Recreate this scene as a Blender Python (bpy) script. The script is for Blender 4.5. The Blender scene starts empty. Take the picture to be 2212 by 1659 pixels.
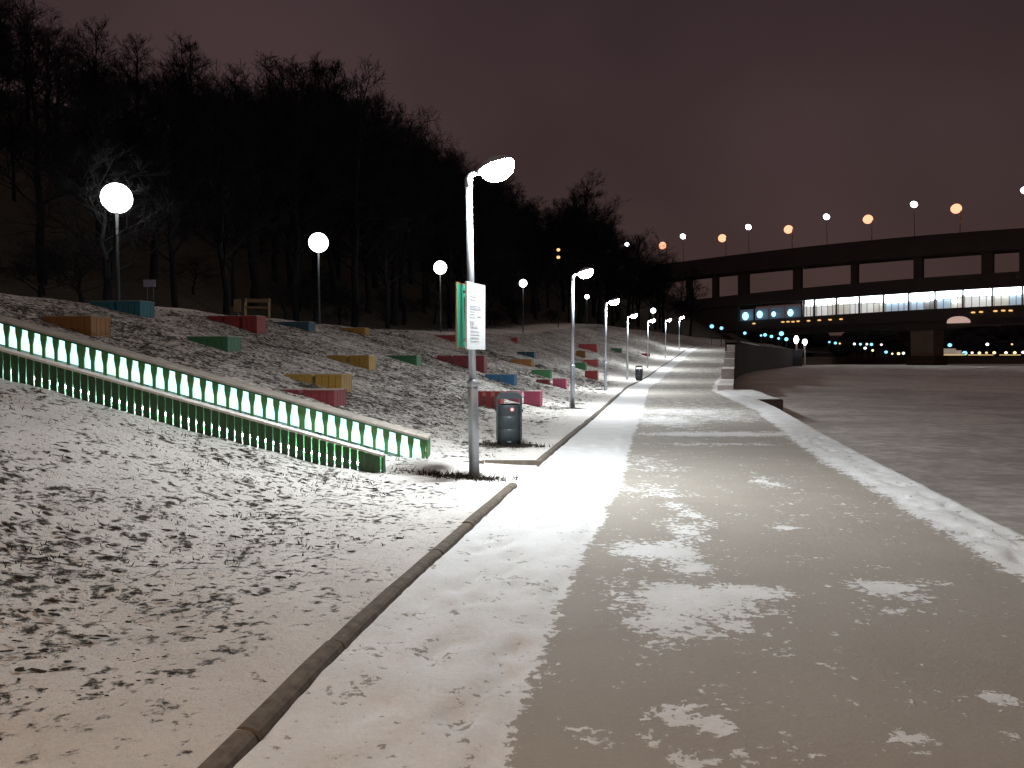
import bpy, math, random
import numpy as np
from mathutils import Vector, Matrix, noise as mnoise
R = math.radians
sc = bpy.context.scene
COL = sc.collection
random.seed(7)

# ------------------------------------------------------------------ camera
F = 1750.0; PCX, PCY, HOR = 1106.0, 829.5, 770.0       # focal length and centre in units of a 2212 px wide frame
EYE = 1.6
PITCH = math.atan((PCY - HOR) / F)
cam = bpy.data.cameras.new('camera'); camo = bpy.data.objects.new('camera', cam); COL.objects.link(camo)
camo.location = (0, 0, EYE); camo.rotation_euler = (R(90) - PITCH, 0, 0)
cam.sensor_width = 36; cam.lens = 36 * F / 2212; cam.clip_start = 0.05; cam.clip_end = 5000
sc.camera = camo
# ------------------------------------------------------------------ night sky (city glow, brightened overhead as added fill)
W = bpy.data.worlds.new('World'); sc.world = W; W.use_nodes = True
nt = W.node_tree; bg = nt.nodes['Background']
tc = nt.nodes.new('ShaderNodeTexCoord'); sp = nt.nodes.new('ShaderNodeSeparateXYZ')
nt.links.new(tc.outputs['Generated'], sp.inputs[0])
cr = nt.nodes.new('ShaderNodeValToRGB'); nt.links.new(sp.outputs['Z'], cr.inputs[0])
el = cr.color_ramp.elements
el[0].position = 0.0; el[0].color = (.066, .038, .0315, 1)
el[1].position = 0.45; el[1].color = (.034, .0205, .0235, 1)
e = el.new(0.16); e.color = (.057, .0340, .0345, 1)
e = el.new(0.85); e.color = (.17, .132, .118, 1)  # zenith above the frame, brightened to add warm fill light
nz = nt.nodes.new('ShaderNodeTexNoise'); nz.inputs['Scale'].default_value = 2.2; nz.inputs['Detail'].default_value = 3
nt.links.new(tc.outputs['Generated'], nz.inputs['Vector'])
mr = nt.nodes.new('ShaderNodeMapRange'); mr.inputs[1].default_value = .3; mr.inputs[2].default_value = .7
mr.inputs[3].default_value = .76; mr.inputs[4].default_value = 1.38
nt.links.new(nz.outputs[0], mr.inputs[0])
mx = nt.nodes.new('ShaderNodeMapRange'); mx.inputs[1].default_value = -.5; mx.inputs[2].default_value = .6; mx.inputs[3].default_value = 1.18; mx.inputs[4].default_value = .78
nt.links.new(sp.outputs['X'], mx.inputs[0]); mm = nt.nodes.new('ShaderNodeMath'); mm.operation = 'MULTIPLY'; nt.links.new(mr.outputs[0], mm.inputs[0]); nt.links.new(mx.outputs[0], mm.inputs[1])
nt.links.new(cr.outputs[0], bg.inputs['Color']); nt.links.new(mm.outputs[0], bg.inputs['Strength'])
# ------------------------------------------------------------------ exposure
vs = sc.view_settings
vs.view_transform = 'Standard'; vs.look = 'None'; vs.exposure = 0.0; vs.gamma = 1.0
sc.cycles.use_denoising = True
sc.cycles.max_bounces = 5; sc.cycles.diffuse_bounces = 3; sc.cycles.glossy_bounces = 2
sc.cycles.sample_clamp_indirect = 4.0
sc.cycles.use_light_tree = True
LAMP_L = 950.0      # radiance of the walkway lamps' lenses
PARK_L = 13.0       # radiance of the park globes

# ------------------------------------------------------------------ helpers
def tag(o, label=None, cat=None, group=None, kind=None):
    if label: o['label'] = label
    if cat: o['category'] = cat
    if group: o['group'] = group
    if kind: o['kind'] = kind
    return o
def empty(name, loc, label=None, cat=None, group=None, rz=0):
    o = bpy.data.objects.new(name, None); COL.objects.link(o)
    o.location = loc; o.rotation_euler = (0, 0, rz); o.empty_display_size = .2
    return tag(o, label, cat, group)
def kids(o): return [c for c in o.children]
def copy_tree(o, parent=None):
    c = o.copy(); COL.objects.link(c); c.parent = parent
    for ch in list(o.children): copy_tree(ch, c)
    return c
class MB:
    def __init__(s): s.v = []; s.f = []; s.m = []
    def quad(s, a, b, c, d, mi=0):
        n = len(s.v); s.v += [tuple(a), tuple(b), tuple(c), tuple(d)]; s.f.append((n, n+1, n+2, n+3)); s.m.append(mi)
    def obox(s, o, ax, ay, az, mi=0):
        """box from corner o spanned by three edge vectors"""
        o, ax, ay, az = Vector(o), Vector(ax), Vector(ay), Vector(az)
        n = len(s.v)
        s.v += [tuple(o), tuple(o+ax), tuple(o+ax+ay), tuple(o+ay), tuple(o+az), tuple(o+ax+az), tuple(o+ax+ay+az), tuple(o+ay+az)]
        for q in ((0,3,2,1), (4,5,6,7), (0,1,5,4), (1,2,6,5), (2,3,7,6), (3,0,4,7)):
            s.f.append(tuple(n+i for i in q)); s.m.append(mi)
    def box(s, c, d, rz=0, mi=0):
        m = Matrix.Rotation(rz, 3, 'Z'); d = Vector(d)
        ax, ay, az = m @ Vector((d.x, 0, 0)), m @ Vector((0, d.y, 0)), Vector((0, 0, d.z))
        s.obox(Vector(c) - (ax + ay + az) / 2, ax, ay, az, mi)
    def tube(s, pts, rad, n=8, mi=0, cap=True):
        pts = [Vector(p) for p in pts]; base = len(s.v); k = len(pts)
        for i, p in enumerate(pts):
            t = (pts[min(i+1, k-1)] - pts[max(i-1, 0)]).normalized()
            u = t.orthogonal().normalized() if abs(t.z) < .9 else t.cross(Vector((0, 1, 0))).normalized()
            w = t.cross(u); r = rad[i] if hasattr(rad, '__len__') else rad
            for j in range(n):
                a = 2 * math.pi * j / n
                s.v.append(tuple(p + u * (r * math.cos(a)) + w * (r * math.sin(a))))
        for i in range(k-1):
            for j in range(n):
                a = base + i*n + j; b = base + i*n + (j+1) % n
                s.f.append((a, b, b+n, a+n)); s.m.append(mi)
        if cap:
            s.f.append(tuple(base + j for j in range(n))[::-1]); s.m.append(mi)
            s.f.append(tuple(base + (k-1)*n + j for j in range(n))); s.m.append(mi)
    def ell(s, c, r, rot=None, nu=16, nv=8, mi=0, v0=0.0, v1=1.0):
        """ellipsoid (or a band of it between latitudes v0..v1 from the bottom)"""
        rot = rot or Matrix.Identity(3); c = Vector(c); base = len(s.v)
        for i in range(nv+1):
            a = math.pi * (v0 + (v1 - v0) * i / nv)
            for j in range(nu):
                b = 2 * math.pi * j / nu
                s.v.append(tuple(c + rot @ Vector((r[0]*math.sin(a)*math.cos(b), r[1]*math.sin(a)*math.sin(b), -r[2]*math.cos(a)))))
        for i in range(nv):
            for j in range(nu):
                p = base + i*nu + j; q = base + i*nu + (j+1) % nu
                s.f.append((p, q, q+nu, p+nu)); s.m.append(mi)
    def build(s, name, mats, parent=None, smooth=False):
        me = bpy.data.meshes.new(name); me.from_pydata(s.v, [], s.f); me.update()
        for m in (mats if isinstance(mats, (list, tuple)) else [mats]): me.materials.append(m)
        if any(s.m): me.polygons.foreach_set('material_index', s.m)
        if smooth: me.polygons.foreach_set('use_smooth', [True] * len(s.f))
        o = bpy.data.objects.new(name, me); COL.objects.link(o); o.parent = parent
        return o

# ------------------------------------------------------------------ materials
def nodes(name):
    m = bpy.data.materials.new(name); m.use_nodes = True
    return m, m.node_tree.nodes, m.node_tree.links, m.node_tree.nodes['Principled BSDF']
def math_node(N, L, op, a, b=None, c=None, clamp=False):
    n = N.new('ShaderNodeMath'); n.operation = op; n.use_clamp = clamp
    for i, x in enumerate((a, b, c)):
        if x is None: continue
        if isinstance(x, (int, float)): n.inputs[i].default_value = x
        else: L.new(x, n.inputs[i])
    return n.outputs[0]
def tex(N, L, vec, scale, detail=4, rough=.55, dist=0.0):
    n = N.new('ShaderNodeTexNoise'); n.inputs['Scale'].default_value = scale; n.inputs['Detail'].default_value = detail
    n.inputs['Roughness'].default_value = rough; n.inputs['Distortion'].default_value = dist; L.new(vec, n.inputs['Vector'])
    return n.outputs[0]
def mixc(N, L, fac, a, b):
    n = N.new('ShaderNodeMix'); n.data_type = 'RGBA'
    if isinstance(fac, (int, float)): n.inputs[0].default_value = fac
    else: L.new(fac, n.inputs[0])
    for i, x in ((6, a), (7, b)):
        if isinstance(x, tuple): n.inputs[i].default_value = (*x, 1)
        else: L.new(x, n.inputs[i])
    return n.outputs[2]
def srange(N, L, v, a, b):
    n = N.new('ShaderNodeMapRange'); n.interpolation_type = 'SMOOTHSTEP'
    n.inputs[1].default_value = a; n.inputs[2].default_value = b; L.new(v, n.inputs[0]); return n.outputs[0]
def bump(N, L, b, h, strength, dist=.02):
    n = N.new('ShaderNodeBump'); n.inputs['Strength'].default_value = strength; n.inputs['Distance'].default_value = dist
    L.new(h, n.inputs['Height']); L.new(n.outputs[0], b.inputs['Normal'])
def plain(name, col, rough=.6, metal=0.0, var=.25, scale=6.0, bmp=0.0):
    m, N, L, b = nodes(name)
    t = N.new('ShaderNodeTexCoord'); n = tex(N, L, t.outputs['Object'], scale, 5)
    lo = tuple(c * (1 - var) for c in col); hi = tuple(min(1, c * (1 + var)) for c in col)
    L.new(mixc(N, L, n, lo, hi), b.inputs['Base Color'])
    b.inputs['Roughness'].default_value = rough; b.inputs['Metallic'].default_value = metal
    if rough > .8: b.inputs['Specular IOR Level'].default_value = .12
    if bmp: bump(N, L, b, n, bmp)
    return m
def glow(name, col, strength, sampled=True):
    m, N, L, b = nodes(name)
    b.inputs['Base Color'].default_value = (*[min(1, c) * .6 for c in col], 1)
    b.inputs['Emission Color'].default_value = (*col, 1); b.inputs['Emission Strength'].default_value = strength
    if not sampled: m.cycles.emission_sampling = 'NONE'
    return m
def snowy(name, dark, dark2, snow, amp, s1, s2, mixw, rough=.9, edge=.05, bmp=.5, stretch=1.0, fine=30, anis=1.0):
    """bare ground showing through snow: vertex attribute 'snow' plus noise decides where snow lies"""
    m, N, L, b = nodes(name)
    t = N.new('ShaderNodeTexCoord'); mp = N.new('ShaderNodeMapping'); mp.inputs['Scale'].default_value = (1, stretch, 1)
    L.new(t.outputs['Object'], mp.inputs[0]); V = mp.outputs[0]
    at = N.new('ShaderNodeAttribute'); at.attribute_name = 'snow'
    n1 = tex(N, L, V, s1, 6, .6, .3); n2 = tex(N, L, V, s2, 5, .65, .2)
    n = math_node(N, L, 'ADD', math_node(N, L, 'MULTIPLY', n1, mixw), math_node(N, L, 'MULTIPLY', n2, 1 - mixw))
    v = math_node(N, L, 'ADD', at.outputs['Fac'], math_node(N, L, 'MULTIPLY', math_node(N, L, 'SUBTRACT', n, .5), amp))
    fac = srange(N, L, v, .5 - edge, .5 + edge)
    nf = tex(N, L, V, fine, 6, .7)
    dk = mixc(N, L, math_node(N, L, 'ADD', math_node(N, L, 'MULTIPLY', nf, .55), math_node(N, L, 'MULTIPLY', tex(N, L, V, .9, 5, .65, .6), .45)), dark, dark2)
    sn = mixc(N, L, math_node(N, L, 'ADD', math_node(N, L, 'MULTIPLY', tex(N, L, V, 2.3, 5), .5), math_node(N, L, 'MULTIPLY', tex(N, L, V, 34, 6, .75), .5)), tuple(c * q for c, q in zip(snow, (.52, .49, .46))), tuple(min(1, c * 1.34) for c in snow))
    L.new(mixc(N, L, fac, dk, sn), b.inputs['Base Color'])
    b.inputs['Roughness'].default_value = rough; b.inputs['Specular IOR Level'].default_value = .25
    h = math_node(N, L, 'ADD', math_node(N, L, 'MULTIPLY', fac, .6), math_node(N, L, 'ADD', math_node(N, L, 'MULTIPLY', nf, .5), math_node(N, L, 'MULTIPLY', n2, .8)))
    bump(N, L, b, h, bmp, .03)
    return m

M_SLOPE = snowy('snowy_grass', (.022, .018, .014), (.075, .06, .045), (.74, .70, .66), 3.4, 3.2, 13.0, .33, edge=.15, bmp=1.0, fine=55)
M_PATH = snowy('path_concrete', (.235, .203, .170), (.445, .395, .34), (.84, .815, .785), 3.0, 3.4, 18.0, .42, edge=.05, bmp=.5, fine=70, rough=.85)
M_ICE = snowy('river_ice', (.30, .265, .24), (.42, .375, .345), (.64, .575, .53), 2.6, .32, 2.4, .5, rough=.85, edge=.3, bmp=.5, stretch=1.15, fine=9)
M_KERB = plain('kerb_concrete', (.135, .108, .086), .9, var=.75, scale=16, bmp=.4)
M_PIER = plain('pale_granite', (.17, .125, .10), .85, var=.3, scale=.5)
M_WALL = plain('granite', (.055, .036, .026), .85, var=.3, scale=2.5, bmp=.3)
M_BLOCK = plain('pale_concrete', (.36, .31, .27), .85, var=.25, scale=3, bmp=.2)
M_SNOWCAP = plain('snow_cap', (.78, .75, .71), .9, var=.12, scale=8, bmp=.5)
M_STEEL = plain('galvanised_steel', (.40, .43, .46), .42, .75, var=.12, scale=14)
M_HOUS = plain('lamp_housing', (.30, .31, .33), .45, .5, var=.1)
M_LENS = glow('white_lamp_lens', (.88, .96, 1.0), LAMP_L)
M_WARM = glow('warm_lamp_lens', (1.0, .71, .48), LAMP_L * .66)
M_GLOBE = glow('park_globe', (1.0, .97, .90), PARK_L)
M_BARK = plain('bark', (.013, .013, .015), .9, var=.5, scale=5)
M_TWIG = plain('twigs', (.010, .010, .012), .9, var=.4, scale=3)
M_DIRT = plain('dirt_clods', (.030, .024, .018), .95, var=.7, scale=3)
M_BRIDGE = plain('bridge_concrete', (.045, .034, .031), .8, var=.3, scale=.2)
M_BIN = plain('dark_bin_metal', (.028, .036, .042), .55, .3, var=.25, scale=7)

# ------------------------------------------------------------------ ground shape
YS = np.linspace(-30, 420, 4501)
def smooth(yv, sig):
    k = int(sig / .1 * 3); g = np.exp(-.5 * (np.arange(-k, k+1) * .1 / sig) ** 2); g /= g.sum()
    return np.convolve(np.pad(yv, k, mode='edge'), g, 'valid')
XK = smooth(np.interp(YS, [-30, 0, 3.0, 4.47, 6.63, 9.7, 11.8, 21, 41, 66, 83, 99, 125, 140, 180, 200, 300, 420],
                      [-5.0, -1.42, -1.05, -.87, -.48, .08, .45, 2.2, 5.9, 11.9, 16.6, 21.3, 30, 36.5, 53, 62, 110, 170]), .7)
XQ = smooth(np.interp(YS, [-30, 0, 7.18, 12.47, 17.2, 24.6, 29.4, 37.3, 47, 56, 64, 80, 99, 125, 140, 180, 200, 300, 420],
                      [-2.8, 3.15, 4.54, 5.55, 6.52, 8.12, 9.0, 9.95, 12.4, 15.0, 17.2, 21.8, 28, 37, 43.5, 61, 70, 118, 178]), .6)
ZP = smooth(np.interp(YS, [-30, 42, 55, 66, 83, 99, 112, 420], [0, 0, .15, .5, 1.3, 2.4, 3.0, 3.0]), 3)
WS = np.linspace(-5, 150, 3101)
_p = np.interp(WS, [-5, 0, 1.5, 2.2, 3.9, 6.4, 12.0, 12.9, 14, 17.5, 20, 30, 45, 70, 150],
               [.08, .08, .12, .2, .66, 1.33, 2.84, 3.0, 3.06, 3.15, 3.6, 8.5, 16.5, 28, 46])
_g = np.exp(-.5 * (np.arange(-24, 25) * .05 / .4) ** 2); _g /= _g.sum()
PR = np.convolve(np.pad(_p, 24, mode='edge'), _g, 'valid')
def xk(y): return float(np.interp(y, YS, XK))
def xq(y): return float(np.interp(y, YS, XQ))
def zp(y): return float(np.interp(y, YS, ZP))
def T(x, y):
    w = xk(y) - x
    if w <= 0: return zp(y)
    z = float(np.interp(w, WS, PR))
    if 9.6 < y < 11.55 and w < 1.9: z = min(z, .03 + .13 * sstep_(.3, 1.9, w))
    return zp(y) + z
def sstep_(a, b, x):
    t = min(1, max(0, (x - a) / (b - a))); return t * t * (3 - 2 * t)
cp, sp_ = math.cos(PITCH), math.sin(PITCH)
def ray(px, py):
    cx, cy = (px - PCX) / F, (PCY - py) / F
    d = Vector((cx, cp + cy * sp_, -sp_ + cy * cp)); return d / d.y
def at(px, py, Y): return Vector((0, 0, EYE)) + ray(px, py) * Y
def hit(px, py, y0=2.0, y1=200.0):
    d = ray(px, py); Y = y0
    while Y < y1:
        p = Vector((0, 0, EYE)) + d * Y
        if p.z <= T(p.x, p.y): return p
        Y += .02 + Y * .001
    return Vector((0, 0, EYE)) + d * y1
def pix(p):
    d = Vector(p) - Vector((0, 0, EYE)); f = d.y * cp - d.z * sp_; u = d.y * sp_ + d.z * cp
    return PCX + F * d.x / f, PCY - F * u / f
def grid(name, rows, mat, kind='structure', snow=None, smoothf=True):
    nr, nc = len(rows), len(rows[0]); me = bpy.data.meshes.new(name)
    v = [p for r in rows for p in r]
    f = [(i*nc+j, i*nc+j+1, (i+1)*nc+j+1, (i+1)*nc+j) for i in range(nr-1) for j in range(nc-1)]
    me.from_pydata(v, [], f); me.update(); me.materials.append(mat)
    me.polygons.foreach_set('use_smooth', [smoothf] * len(f))
    if snow is not None:
        a = me.attributes.new('snow', 'FLOAT', 'POINT'); a.data.foreach_set('value', [s for r in snow for s in r])
    o = bpy.data.objects.new(name, me); COL.objects.link(o); tag(o, kind=kind); return o
def nz3(x, y, s): return mnoise.noise(Vector((x * s, y * s, 3.7)))
def sstep(a, b, x):
    t = min(1, max(0, (x - a) / (b - a))); return t * t * (3 - 2 * t)

# slope, upper path and wooded hill
SOIL = [(-.48, 10.3, .55, .28), (-.05, 13.65, .5, .3), (1.75, 23.4, .3, .3)]
ycs = list(np.arange(-8, 2, .3)) + list(np.arange(2, 14, .075)) + list(np.arange(14, 40, .2)) + list(np.arange(40, 130, 1.0)) + list(np.arange(130, 330, 6.0))
wcs = [-.02, .06, .13, .2] + list(np.arange(.3, 6, .085)) + list(np.arange(6, 14, .2)) + list(np.arange(14, 30, 1.0)) + list(np.arange(30, 125, 5.0))
rows, srow = [], []
for y in ycs:
    r, s = [], []
    for w in wcs:
        x = xk(y) - w; z = T(x, y)
        landing = 9.6 < y < 11.55 and w < 1.55
        if w > .25 and not landing:
            a = min(1, (w - .2) / 1.2)
            z += a * (.035 * nz3(x, y, .9) + .022 * nz3(x, y, 2.6) + .016 * nz3(x, y, 5.5) + (.010 * nz3(x, y, 9.0) if y < 14 and w < 6 else 0)) + (a * .10 * nz3(x, y, .25) if w > 3 else 0)
        if w > 20: z += .5 * nz3(x, y, .12)
        sn = .765 - .05 * sstep(1, 3, w) - .075 * sstep(7, 4, y) - .20 * sstep(10.5, 16, y) * sstep(1.6, 3.5, w) + .16 * sstep(.8, .3, w)
        if y > 14: sn += .25 * sstep(12, 13.3, w) * (1 - sstep(15, 18, w))
        sn -= .62 * sstep(16.5, 20, w)
        sn -= .14 * nz3(x, y, .45) + .10 * nz3(x, y, 1.3)
        if landing: sn = 1.3
        for (sx, sy, rx, ry) in SOIL:
            d = ((x - sx) / rx) ** 2 + ((y - sy) / ry) ** 2
            sn -= 1.0 * math.exp(-d)
        r.append((x, y, z)); s.append(sn)
    rows.append(r); srow.append(s)
for i in range(len(rows)): rows[i] = rows[i][::-1]; srow[i] = srow[i][::-1]
grid('snowy_slope', rows, M_SLOPE, snow=srow)

# walkway: density of snow on the paving
def ground(px, py):
    d = ray(px, py); Y = (EYE - 0.0) / -d.z; return d.x * Y, Y
BL = [(1500,1296,120,34,1.0),(1610,1282,80,16,.8),(1440,1345,70,24,.9),(1500,1365,60,20,.7),(1590,1352,40,12,.7),(1460,1392,45,12,.6),
      (1385,1190,55,16,.9),(1455,1195,50,18,.9),(1480,1150,30,26,.7),(1475,1100,26,40,.5),(1490,1225,40,16,.8),
      (1915,1270,70,14,.9),(1965,1290,50,9,.6),(1950,1322,45,8,.6),(1545,1570,46,16,1.0),(1462,1555,20,12,.9),(1460,1530,26,8,.6),(1420,1545,26,7,.6),
      (1960,1600,50,14,.8),(1930,1588,30,8,.6),(2160,1510,28,12,.7),(1500,1650,50,20,.9),(1600,1640,30,14,.5),(1690,1588,16,12,.6),(1400,1590,20,20,.5),
      (1400,1060,60,14,.5),(1400,1000,45,20,.4),(1655,1042,22,10,.6),(1690,1140,34,5,.7),(1440,1010,30,12,.4),(1700,1350,20,8,.3),(2185,1590,30,10,.5),
      (1290,1600,40,14,.4),(1560,938,150,4,1.0),(1450,915,60,14,.6),(1500,890,120,6,.5),(1560,900,60,12,.3),(1540,960,140,3,.5)]
BG = []
for (px, py, rx, ry, a) in BL:
    X, Y = ground(px, py); x2, y2 = ground(px + rx, py); x3, y3 = ground(px, py - ry); x4, y4 = ground(px, py + ry)
    BG.append((X, Y, x2 - X, max(.05, (y3 - y4) / 2), a))
YL = [-8, 3.16, 4.46, 5.4, 8.05, 10.45, 16.2, 26, 40, 120, 330]; XL = [.95, 1.0, 1.03, 1.08, 1.15, 1.21, 1.16, 1.1, 1.0, .9, .9]   # width of the left snow strip
YR = [-8, 5.74, 10.07, 14.1, 17.7, 23.7, 30, 37, 60, 330]; XR = [.55, .62, .72, .8, .78, .75, .9, .7, .5, .5]                       # width of the right snow strip
FOOT = {}
for _ in range(230):                                   # shoe prints trodden into the snow strips
    fy = 2 + 14 * random.random(); an = random.uniform(-.5, .3)
    fx = xk(fy) + random.uniform(.15, 1.1) if random.random() < .7 else xq(fy) - random.uniform(.1, .6)
    for kk in (-1, 0, 1): FOOT.setdefault(int(fy / .5) + kk, []).append((fx, fy, math.sin(an), math.cos(an)))
ys2 = list(np.arange(-8, 2, .25)) + list(np.arange(2, 16, .06)) + list(np.arange(16, 40, .15)) + list(np.arange(40, 140, .6)) + list(np.arange(140, 300, 4.0))
rows, srow = [], []; NCOL = 110
for y in ys2:
    a, b = xk(y), xq(y); r, s = [], []
    xl = a + float(np.interp(y, YL, XL)); xr = b - float(np.interp(y, YR, XR))
    near = [g for g in BG if abs(g[1] - y) < 3 * g[3]]
    for j in range(NCOL):
        t = j / (NCOL - 1); x = a + (b - a) * t
        wob = .05 * nz3(x, y, 1.1)
        z = zp(y)
        dl = xl - x + wob; dr = x - xr + wob * 1.5
        z += .022 * sstep(-.05, .25, dl) + .03 * sstep(-.1, .3, dr)
        on = max(sstep(-.02, .12, dl), sstep(-.05, .15, dr))
        if y < 20 and on > 0:
            z += on * (.006 * nz3(x, y, 3.1) + .009 * nz3(x, y, 7.3))
            for (fx, fy, fs, fc) in FOOT.get(int(y / .5), ()):
                u, v_ = (x - fx) * fc + (y - fy) * fs, -(x - fx) * fs + (y - fy) * fc
                qq = (u / .055) ** 2 + (v_ / .14) ** 2
                if qq < 4: z -= on * .028 * math.exp(-qq * 1.2)
        z += .02 * sstep(0.25, 0, x - a) + .006 * nz3(x, y, 1.7)
        d = .17 + .05 * nz3(x, y, .7)
        d = max(d, .5 + 6 * dl if dl < .05 else .79 + .27 * sstep(.06, .2, dl) * (y > 9) - .12 * nz3(x, y, .9) - .10 * nz3(x, y, 2.7))
        d = max(d, .5 + 3.0 * dr if dr < .1 else .82 + .10 * nz3(x, y, .9) + .08 * nz3(x, y, 2.7))
        for (gx, gy, sx, sy, am) in near:
            q = ((x - gx) / sx) ** 2 + ((y - gy) / sy) ** 2
            if q < 5: d = max(d, .16 + .74 * am * math.exp(-.55 * q))
        if y > 16:
            d += .20 * sstep(17, 27, y) + .16 * nz3(x * .3, y, .5) + .06 * sstep(30, 60, y)
        if j == NCOL - 1: z -= .03
        r.append((x, y, z + .006)); s.append(d)
    rows.append(r); srow.append(s)
grid('walkway', rows, M_PATH, snow=srow)
# quay mass: the river edge below the walkway, and the wider landing before the ramp
q = MB()
yy = [v for v in ys2 if v <= 40][::6] + [40]
for i in range(len(yy) - 1):
    y0, y1 = yy[i], yy[i+1]
    q.quad((xq(y0), y0, -1.5), (xq(y1), y1, -1.5), (xq(y1), y1, zp(y1) - .02), (xq(y0), y0, zp(y0) - .02))
tag(q.build('quay', M_WALL), kind='structure')
lx = [(9.0, 29.4), (9.85, 29.4), (10.25, 31.8), (11.4, 38.0), (9.0, 38.0)]
nn = 26; rows, srow = [], []
for i in range(nn):
    y = 29.4 + (38 - 29.4) * i / (nn - 1); xo = float(np.interp(y, [29.4, 31.8, 38], [9.85, 10.25, 11.4])) + .05 * nz3(3, y, 1.3)
    xi = xq(y) - .25; r, s = [], []
    for j in range(14):
        t = j / 13; x = xi + (xo - xi) * t
        r.append((x, y, .05 + .03 * nz3(x, y, .8) - (.03 if j == 13 else 0))); s.append(.95 + .2 * nz3(x, y, .6) - (.25 if t > .9 else 0))
    rows.append(r); srow.append(s)
grid('landing', rows, M_PATH, snow=srow)
q = MB()
for i in range(nn - 1):
    a, b = Vector(rows[i][-1]), Vector(rows[i+1][-1]); q.quad((a.x, a.y, -1.5), (b.x, b.y, -1.5), b, a)
q.quad((8.9, 29.4, -1.5), (rows[0][-1][0], 29.4, -1.5), rows[0][-1], (8.9, 29.4, .02))
q.quad((8.9, 38, -1.5), (11.4, 38, -1.5), rows[-1][-1], (8.9, 38, .02))
tag(q.build('landing_edge', M_WALL), kind='structure')

# frozen river: one sheet to the horizon
ixs = sorted(set([-2500, -1200, -600, -300, -120] + list(np.arange(-60, 80, 1.0)) + list(np.arange(80, 400, 10.0)) + [500, 700, 1000, 1600, 2500]))
iys = [-400, -150, -60, -20] + list(np.arange(-8, 60, 1.0)) + list(np.arange(60, 260, 5.0)) + [300, 400, 600, 1000, 1800, 3000]
rows, srow = [], []
for y in iys:
    r, s = [], []
    for x in ixs:
        e = x - xq(min(y, 400)); d = .50
        d -= .42 * math.exp(-max(0, e - .3) / 1.0) if e < 12 else 0
        d += .18 * nz3(x, y * 1.6, .06) + .12 * nz3(x, y, .3)
        r.append((x, y, -.70)); s.append(d)
    rows.append(r); srow.append(s)
grid('river_ice', rows, M_ICE, snow=srow, smoothf=False)

# kerb
def kerb_run(mb, y0, y1, step):
    y = y0
    while y < y1:
        ye = min(y + step, y1); g = .006 + random.random() * .004; dz = random.uniform(-.006, .006); dx = random.uniform(-.006, .006)
        n = 3; prof = [(.0, -.05), (-.004, .055), (.006, .08), (.024, .094), (.055, .099), (.085, .096), (.102, .085), (.108, -.05)]
        base = len(mb.v)
        for k in range(n + 1):
            yk = y + g + (ye - y - 2 * g) * k / n; X = xk(yk) + dx
            for (w, z) in prof: mb.v.append((X - w, yk + w * .19, zp(yk) + z + dz + .004 * nz3(X, yk, 4)))
        m = len(prof)
        for k in range(n):
            for i in range(m - 1):
                a = base + k*m + i; mb.f.append((a, a+1, a+1+m, a+m)); mb.m.append(0)
        mb.f.append(tuple(base + i for i in range(m))); mb.m.append(0)
        mb.f.append(tuple(base + n*m + i for i in range(m))[::-1]); mb.m.append(0)
        y = ye
kb = MB(); kerb_run(kb, -8, 9.62, 1.02); kerb_run(kb, 11.62, 40, 1.02); kerb_run(kb, 40, 128, 3.0)
x = xk(11.62)
for i in range(2): kb.obox((x - .02 - .8 * (i + 1) + .006, 11.56 - .01 * i, -.05), (.79, -.02, 0), (.01, .13, 0), (0, 0, .155))
tag(kb.build('kerb', M_KERB), kind='structure')

# dirt clods and dead grass poking through the snow
cl = MB()
def clod(x, y, s, el_, ang):
    z = T(x, y); n = len(cl.v); k = 5; c, q = math.cos(ang), math.sin(ang)
    for i in range(k):
        a = 2 * math.pi * i / k; r = s * random.uniform(.6, 1.2); u, v = r * el_ * math.cos(a), r * math.sin(a)
        X, Y = x + u * c - v * q, y + u * q + v * c
        cl.v.append((X, Y, T(X, Y) + .006))
    cl.v.append((x + random.uniform(-.3, .3) * s, y, z + s * random.uniform(.25, .6)))
    for i in range(k): cl.f.append((n + i, n + (i+1) % k, n + k)); cl.m.append(0)
def blade(x, y, h):
    z = T(x, y); n = len(cl.v); a = random.random() * 6.28; w = .004 + h * .05; lx_, ly = math.cos(a) * h * .8, math.sin(a) * h * .8
    cl.v += [(x - w, y, z - .01), (x + w, y, z - .01), (x + lx_, y + ly, z + h)]; cl.f.append((n, n+1, n+2)); cl.m.append(0)
cnt = 0; tries = 0
while cnt < 17000 and tries < 140000:
    tries += 1
    y = 2.2 + 44 * random.random() ** 2.0; w = .35 + 12.5 * random.random(); x = xk(y) - w
    if x / y < -.68: continue
    if 9.6 < y < 11.6 and w > .0 and w < 1.6: continue
    dens = .5 + .9 * nz3(x, y, .55) + .5 * nz3(x, y, 1.7) + .25 * sstep(9, 14, y)
    dens *= sstep(.3, 1.6, w)
    if random.random() > dens: continue
    r = random.random(); s = (.005 + .016 * r ** 4) * (1 + .07 * y)
    clod(x, y, s, random.uniform(1, 2.6), random.uniform(-.6, .6)); cnt += 1
    if y > 5 and random.random() < .25:
        for _ in range(2): blade(x + random.uniform(-.05, .05), y + random.uniform(-.05, .05), random.uniform(.008, .025) * (1 + .04 * y))
for (cx, cy, n) in ((-.5, 10.25, 260), (-.95, 10.2, 160), (-.05, 13.6, 200), (.25, 13.5, 80)):
    for _ in range(n):
        x, y = random.gauss(cx, .22), random.gauss(cy, .09)
        blade(x, y, random.uniform(.02, .09))
        if random.random() < .25: clod(x, y, random.uniform(.01, .03), 1.5, 0)
tag(cl.build('dirt_and_dead_grass', M_DIRT), 'dark clods and dead grass tufts poking through thin snow', 'grass', kind='stuff')

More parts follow.
